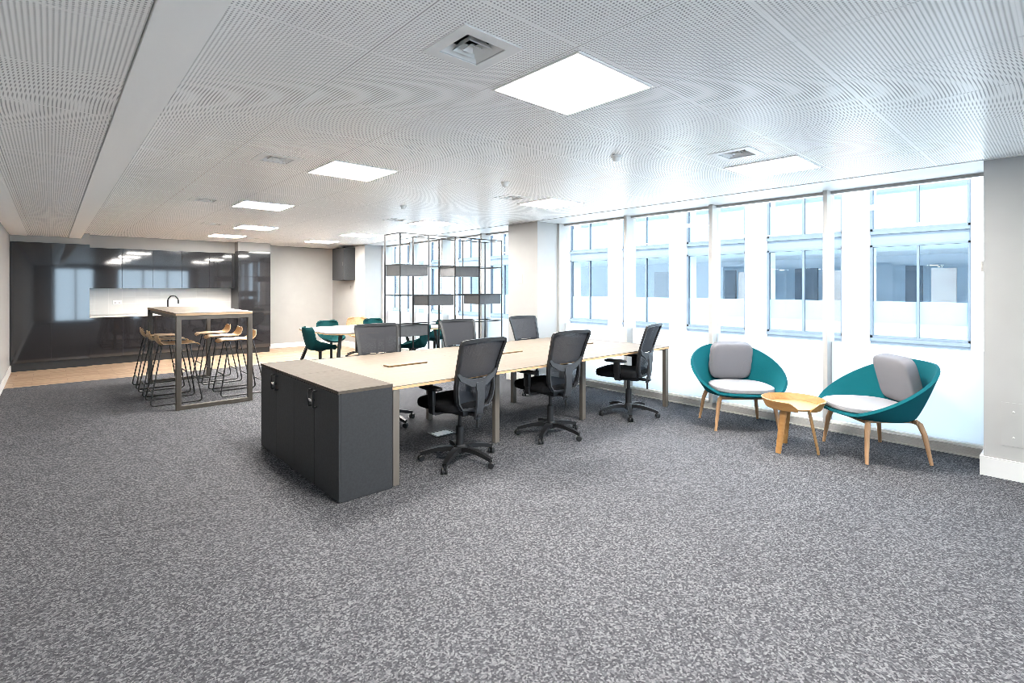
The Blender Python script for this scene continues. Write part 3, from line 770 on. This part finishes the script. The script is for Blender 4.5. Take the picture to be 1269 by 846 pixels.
pts = [(0, 0, 0.01), (0, 0, 0.22)] + [(0.095 - 0.095 * math.cos(a), -0.0, 0.25 + 0.12 * math.sin(a)) for a in [PI * k / 10 for k in range(11)]] + [(0.19, 0, 0.20)]
MB().tube(pts, 0.013, 10).build('spout', M['black_metal'], tap)
MB().tube([(0, 0, 0.06), (0.0, -0.05, 0.085)], 0.006, 8).build('lever', M['black_metal'], tap)
MB().box(1.92, 2.4, 12.72, 13.05, 0.9502, 0.953, bev=0.001, seg=1)
sk = thing('kitchen_sink', 'shallow steel sink rim beside the black tap', 'sink', (2.12, 12.9, 0.95))
mb = MB()
for (a, b, c, d) in ((-0.25, 0.25, -0.19, -0.17), (-0.25, 0.25, 0.13, 0.15), (-0.25, -0.23, -0.17, 0.13), (0.23, 0.25, -0.17, 0.13)): mb.box(a, b, c, d, 0, 0.004)
mb.build('rim', M['silver'], sk, smooth=False)
MB().box(-0.23, 0.23, -0.17, 0.13, 0.0, 0.0015).build('basin', M['sill_metal'], sk, smooth=False)
so = thing('wall_socket', 'white double socket on the kitchen tiles', 'socket', (1.02, 13.165, 1.19))
MB().box(-0.075, 0.075, -0.010, 0, -0.045, 0.045, bev=0.003, seg=2).build('plate', M['white_plastic'], so)
for x in (-0.036, 0.036): MB().box(x - 0.014, x + 0.014, -0.012, -0.009, -0.02, 0.012).build('socket_face', M['sill_metal'], so, smooth=False)

# ------------------------------------------------------------------ wall-hung items
wc = thing('wall_cabinet_unit', 'dark grey metal cabinet hung high on the far corner pier', 'cabinet', (PX, 12.22, 1.67))
MB().box(-0.27, 0, -0.36, 0.33, 0, 0.80, bev=0.004, seg=1).build('body', M['anthracite'], wc, smooth=False)
d = MB().box(-0.29, -0.27, -0.355, 0.325, 0.01, 0.79, bev=0.003, seg=1).build('door', M['anthracite'], wc, smooth=False)
MB().box(-0.297, -0.29, -0.32, -0.29, 0.36, 0.44, bev=0.002, seg=1).build('lock', M['black_metal'], d, smooth=False)
def plate(loc, label, m='cream_plastic', s=(0.045, 0.07)):
    t = thing('wall_plate', label, 'switch', loc)
    MB().box(-0.012, 0, -s[0], s[0], -s[1], s[1], bev=0.003).build('plate', M[m], t)
    MB().box(-0.016, -0.012, -s[0] * 0.45, s[0] * 0.45, -s[1] * 0.5, s[1] * 0.5, bev=0.001, seg=1).build('button', M['white_plastic'] if m != 'white_plastic' else M['sill_metal'], t)
    return t
plate((PX, 5.93, 1.63), 'small cream switch plate on the middle window pier')
plate((PX, 11.62, 1.63), 'small cream switch plate on the far corner pier')
plate((PX, 12.1, 1.5), 'small dark socket below the wall-hung cabinet', 'black_plastic', (0.02, 0.03))
tm = thing('thermostat_switch', 'small grey control box on the edge of the near white pier', 'thermostat', (5.60, 0.492, 1.67))
MB().box(-0.03, 0.03, 0, 0.022, -0.045, 0.045, bev=0.004).build('case', M['sill_metal'], tm)
MB().box(-0.012, 0.012, 0.022, 0.026, -0.01, 0.02, bev=0.001, seg=1).build('dial', M['white_plastic'], tm)
ap = thing('access_panel', 'square white access panel low on the near white pier', 'panel', (PX, 0.30, 0.46))
MB().box(-0.004, 0, -0.16, 0.09, -0.20, 0.14, bev=0.001, seg=1).build('cover', M['wall'], ap, smooth=False)
for z in (-0.13, 0.07):
    k_ = MB().lathe([(0.008, 0.0), (0.008, 0.004), (0.005, 0.006)], 12)
    bmesh.ops.transform(k_.bm, matrix=Matrix.Translation((-0.004, 0.02, z)) @ Matrix.Rotation(-PI / 2, 4, 'Y'), verts=k_.bm.verts)
    k_.build('screw', M['sill_metal'], ap)

# ------------------------------------------------------------------ open shelving frame
SX0, SX1, SY0, SY1 = 3.95, 6.0, 6.9, 7.37
su = thing('shelving_frame', 'open black metal shelving frame standing before the windows', 'shelving', ((SX0 + SX1) / 2, (SY0 + SY1) / 2, 0))
sox, soy = su.location.x, su.location.y
bw = (SX1 - SX0) / 4
lev = [0.012, 0.435, 0.906, 1.372, 1.847, 2.33]
for i in range(5):
    for y in (SY0, SY1):
        x = SX0 + bw * i - sox
        MB().box(x - 0.008, x + 0.008, y - soy - 0.008, y - soy + 0.008, 0, 2.338).build('post', M['black_metal'], su, smooth=False)
for z in lev:
    for y in (SY0, SY1):
        if z == lev[1]: continue
        MB().box(SX0 - sox, SX1 - sox, y - soy - 0.006, y - soy + 0.006, z - 0.006, z + 0.006).build('rail', M['black_metal'], su, smooth=False)
    for i in range(5):
        x = SX0 + bw * i - sox
        if z == lev[1]: continue
        MB().box(x - 0.006, x + 0.006, SY0 - soy, SY1 - soy, z - 0.006, z + 0.006).build('cross_rail', M['black_metal'], su, smooth=False)
def make_box(b, z, label):
    x = SX0 + bw * (b + 0.5)
    t = thing('storage_tray', label, 'box', (x, (SY0 + SY1) / 2, z - 0.166), 0, 'dark grey trays in the shelving frame')
    w, d = bw / 2 - 0.012, (SY1 - SY0) / 2 - 0.012
    MB().box(-w, w, -d, d, 0, 0.012).box(-w, w, -d, -d + 0.012, 0.012, 0.164).box(-w, w, d - 0.012, d, 0.012, 0.164).box(-w, -w + 0.012, -d + 0.012, d - 0.012, 0.012, 0.164).box(w - 0.012, w, -d + 0.012, d - 0.012, 0.012, 0.164).build('tray', M['anthracite_light'], t, smooth=False)
    lp = MB()
    for sx in (-1, 1):
        a, b = sorted((sx * (w - 0.012), sx * (bw / 2 - 0.001))); lp.box(a, b, -d, d, 0.1725, 0.176); a, b = sorted((sx * (w - 0.012), sx * (w - 0.002))); lp.box(a, b, -d, d, 0.15, 0.1725)
    lp.build('hanging_lip', M['black_metal'], t, smooth=False)
    return t
M['anthracite_light'] = noise_color(mat('grey_tray_metal', rough=0.55), (0.075, 0.077, 0.082), (0.085, 0.087, 0.092), 20)
b0 = make_box(0, lev[4], 'dark grey tray high in the leftmost shelving bay')
BL = [(2, 4, 'dark grey tray high in the third shelving bay'), (1, 3, 'dark grey tray at mid height in the second shelving bay'),
      (3, 3, 'dark grey tray at mid height in the rightmost shelving bay'), (0, 2, 'dark grey tray low in the leftmost bay, behind the office chairs')]
for b, l, lab in BL:
    dup(b0, (SX0 + bw * (b + 0.5), (SY0 + SY1) / 2, lev[l] - 0.166), 0, lab)

# ------------------------------------------------------------------ meeting table + shell chairs
mt_ = thing('meeting_table', 'pale meeting table with slanted black legs behind the shelving', 'table', (4.52, 8.80, 0))
def rslab(mb, hx, hy, r, z0, z1, n=8):
    pts = []
    for (cx, cy, a0) in ((hx - r, hy - r, 0), (-hx + r, hy - r, 90), (-hx + r, -hy + r, 180), (hx - r, -hy + r, 270)):
        for k in range(n + 1):
            a = R(a0 + 90 * k / n); pts.append((cx + r * math.cos(a), cy + r * math.sin(a)))
    lo = [mb.bm.verts.new((x, y, z0)) for x, y in pts]; hi = [mb.bm.verts.new((x, y, z1)) for x, y in pts]
    mb.bm.faces.new(lo[::-1]); mb.bm.faces.new(hi)
    for k in range(len(pts)):
        q = (k + 1) % len(pts); mb.bm.faces.new((lo[k], lo[q], hi[q], hi[k]))
    return mb
tp = rslab(MB(), 1.19, 0.85, 0.30, 0.735, 0.752).build('tabletop', M['meeting_top'], mt_, smooth=False)
rslab(MB(), 1.189, 0.849, 0.30, 0.722, 0.735).build('edge_band', M['ply_edge'], tp, smooth=False)
for sx in (-1, 1):
    for sy in (-1, 1):
        MB().bar([(sx * 0.93, sy * 0.58, 0.722), (sx * (1.20 if sy > 0 else 1.04), sy * 0.66, 0.0)], 0.055, 0.04, up=(0, 1, 0)).build('leg', M['black_metal'], mt_)
MB().box(-0.93, 0.93, -0.03, 0.03, 0.68, 0.722).build('beam', M['black_metal'], mt_, smooth=False)
for sx in (-1, 1): MB().box(sx * 0.93 - 0.03, sx * 0.93 + 0.03, -0.6, 0.6, 0.69, 0.722).build('cross_rail', M['black_metal'], mt_, smooth=False)

def make_shell_chair(loc, rz, label, m, group):
    t = thing('shell_chair', label, 'chair', loc, rz, group)
    def sh(u, v):
        x = 2 * u - 1
        if v < 0.5:
            k = v / 0.5; y = 0.24 - 0.42 * k; z = 0.455 - 0.02 * math.sin(PI * k) + (-0.025 * (1 - k / 0.2) ** 2 if k < 0.2 else 0)
            w = 0.215 + 0.02 * math.sin(PI * k); lift = 0.05 + 0.12 * k
        else:
            k = (v - 0.5) / 0.5
            y = -0.18 - 0.11 * (k ** 0.8); z = 0.455 + 0.37 * k ** 1.1; w = 0.235 - 0.02 * k; lift = 0.17 * (1 - k)
        e = min(v, 1 - v) / 0.14
        if e < 1: w *= 0.66 + 0.34 * math.sqrt(max(0, 1 - (1 - e) ** 2))
        q = abs(x) ** 2.4
        fwd = 0.10 * q * (max(0, v - 0.4) / 0.6) ** 0.7
        return (w * x, y + fwd, z + lift * q)
    MB().grid(sh, 18, 28, 0.022).build('shell', m, t, angle=60)
    MB().lathe([(0.026, 0.06), (0.026, 0.40), (0.09, 0.425), (0.09, 0.44)], 16).build('column', M['black_metal'], t)
    for k in range(4):
        a = R(45 + 90 * k); ca, sa = math.cos(a), math.sin(a)
        MB().bar([(0.01 * ca, 0.01 * sa, 0.075), (0.15 * ca, 0.15 * sa, 0.058), (0.29 * ca, 0.29 * sa, 0.014)], 0.045, 0.026, scales=[(1, 1), (0.85, 0.9), (0.6, 0.8)], up=(-sa, ca, 0)).build('base_leg', M['black_metal'], t)
    return t
g = 'green shell chairs at the meeting table'
sc0 = make_shell_chair((3.42, 8.66, 0), R(-90), 'dark green shell chair at left end of the meeting table', M['green'], g)
dup(sc0, (4.14, 9.92, 0), R(180), 'dark green shell chair behind the meeting table, nearest the kitchen')
dup(sc0, (5.15, 9.96, 0), R(180), 'dark green shell chair behind the meeting table, seen left of the shelving')
dup(sc0, (5.78, 8.72, 0), R(90), 'dark green shell chair at the window end of the meeting table')
dup(sc0, (4.76, 7.83, 0), R(45), 'dark green shell chair on near side of the meeting table, turned sideways')
wo = make_shell_chair((5.02, 10.66, 0), R(150), 'honey coloured wooden shell chair behind the meeting table', M['stool_wood'], 'wooden shell chair')
del wo['group']

# small floor box below the desk
fb = thing('floor_box', 'small open floor socket box with black rim under the desk', 'floor socket', (2.98, 4.36, 0))
MB().box(-0.10, 0.10, -0.07, 0.07, 0, 0.006, bev=0.002, seg=1).build('plate', M['sill_metal'], fb, smooth=False)
f = MB()
for (a, b, c, d) in ((-0.12, 0.12, -0.09, -0.07), (-0.12, 0.12, 0.07, 0.09), (-0.12, -0.10, -0.07, 0.07), (0.10, 0.12, -0.07, 0.07)): f.box(a, b, c, d, 0, 0.009)
f.build('rim', M['black_plastic'], fb, smooth=False)

# ------------------------------------------------------------------ the street and the building across it
FX = 17.0
PER, WW = 0.164 * FX, 0.125 * FX
bld = thing('office_building', 'white office building with large framed windows across the street', 'building', (FX, 9.0, -3.5))
bx, by, bz = bld.location
Y0 = 0.1027 * FX
Z0, Z1, PH = 0.09, 2.67, 2.97     # window bottom / top, storey
k0, k1 = -4, 16
ya, yb = Y0 + PER * k0 - (PER - WW), Y0 + PER * k1
for k in range(k0, k1 + 1):
    y = Y0 + PER * k - (PER - WW)
    p = MB().box(0, 0.8, y - by, y + (PER - WW) - by, 0.0, 9.6)
    p.build('facade_pier', M['facade_white'], bld, smooth=False)
for s in range(-1, 2):
    z = Z1 + PH * s
    MB().box(0.12, 0.8, ya - by, yb - by, z - bz, z + (PH - (Z1 - Z0)) - bz).build('spandrel', M['facade_grey'], bld, smooth=False)
    MB().box(0.06, 0.12, ya - by, yb - by, z + (PH - (Z1 - Z0)) - 0.09 - bz, z + (PH - (Z1 - Z0)) - bz).build('sill', M['facade_frame'], bld, smooth=False)
    MB().box(0.8, 7.0, ya - by, yb - by, z + 0.05 - bz, z + 0.30 - bz).build('floor_slab', M['facade_white'], bld, smooth=False)
MB().box(7.0, 7.2, ya - by, yb - by, 0, 9.5).build('core_wall', M['office_far'], bld, smooth=False)
random.seed(3)
for s in (0, 1):
    for k in range(k0, k1):
        y0 = Y0 + PER * k; y1 = y0 + WW; z0 = Z0 + PH * s; z1 = Z1 + PH * s; t = 0.055
        f = MB()
        f.box(0.10, 0.24, y0 - by, y0 + 0.06 - by, z0 - bz, z1 - bz).box(0.10, 0.24, y1 - 0.06 - by, y1 - by, z0 - bz, z1 - bz)
        f.box(0.12, 0.24, (y0 + y1) / 2 - t / 2 - by, (y0 + y1) / 2 + t / 2 - by, z0 - bz, z1 - bz)
        f.box(0.10, 0.24, y0 - by, y1 - by, z0 - bz, z0 + 0.06 - bz).box(0.10, 0.24, y0 - by, y1 - by, z1 - 0.05 - bz, z1 - bz)
        w = f.build('window', M['facade_frame'], bld, smooth=False)
        MB().box(0.18, 0.19, y0 + 0.03 - by, y1 - 0.03 - by, z0 + 0.03 - bz, z1 - 0.03 - bz).build('pane', M['glass_far'], w, smooth=False)
        MB().box(0.196, 0.199, y0 + 0.03 - by, y1 - 0.03 - by, z0 + 0.03 - bz, z0 + 1.02 - bz).build('frosted_film', M['film'], w, smooth=False)
for k in range(k0, k1, 1):
    y = Y0 + PER * k + 0.5
    MB().box(1.9, 2.0, y - by, y + (0.3 if k % 2 else 0.55) - by, Z0 - bz, 2.05 - bz).build('inner_panel', M['office_far_wood'], bld, smooth=False)
    MB().box(2.2, 2.3, y + 0.8 - by, y + (1.5 if k % 2 else 1.2) - by, Z0 - bz, 2.15 - bz).build('inner_screen', M['facade_frame'], bld, smooth=False)
struct(MB().box(6.3, 60, -50, 70, -3.7, -3.5).build('street', M['street'], smooth=False), 'pale street below the windows')

# ------------------------------------------------------------------ light
w = bpy.data.worlds.new('sky'); SC.world = w; w.use_nodes = True
bg = w.node_tree.nodes['Background']
bg.inputs['Color'].default_value = (0.70, 0.855, 1.0, 1); bg.inputs['Strength'].default_value = 3.3
sun = bpy.data.lights.new('sun', 'SUN'); sun.energy = 4.2; sun.angle = R(3); sun.color = (1.0, 0.93, 0.84)
so_ = bpy.data.objects.new('sun', sun); COL.objects.link(so_)
so_.rotation_euler = Vector((0.62, 0.18, -0.75)).to_track_quat('-Z', 'Y').to_euler(); so_.location = (-20, 0, 30)
def portal(loc, sx, sy, rot):
    a = bpy.data.lights.new('window_portal', 'AREA'); a.shape = 'RECTANGLE'; a.size = sx; a.size_y = sy; a.cycles.is_portal = True
    o = bpy.data.objects.new('window_portal', a); COL.objects.link(o); o.location = loc; o.rotation_euler = rot
portal((6.28, 3.02, 1.26), 2.45, 5.0, (0, R(90), 0))
portal((6.28, 8.79, 1.26), 2.45, 5.1, (0, R(90), 0))
portal((3.75, YF - 0.12, 1.2), 2.9, 2.3, (R(90), 0, 0))
portal((0.8, YF - 0.12, 1.2), 1.4, 2.3, (R(90), 0, 0))

# ------------------------------------------------------------------ camera
cam = bpy.data.cameras.new('camera'); co = bpy.data.objects.new('camera', cam); COL.objects.link(co)
co.location = (0, 0, 1.5); co.rotation_euler = (R(90), 0, R(-42.17))
cam.sensor_width = 36; cam.lens = 632.0 / 1269 * 36
cam.shift_y = -(423 - 355.8) / 1269
cam.clip_start = 0.02; cam.clip_end = 300
SC.camera = co

vs = SC.view_settings
SC.display_settings.display_device = 'sRGB'
vs.view_transform = 'Standard'; vs.look = 'None'; vs.gamma = 1.0; vs.use_curve_mapping = False
vs.exposure = 1.72
cy = SC.cycles
cy.use_denoising = True
cy.pixel_filter_type = 'BLACKMAN_HARRIS'; cy.filter_width = 0.5
cy.max_bounces = 10; cy.diffuse_bounces = 5; cy.glossy_bounces = 5; cy.transparent_max_bounces = 16; cy.transmission_bounces = 6
cy.sample_clamp_indirect = 6.0
cy.caustics_reflective = False; cy.caustics_refractive = False
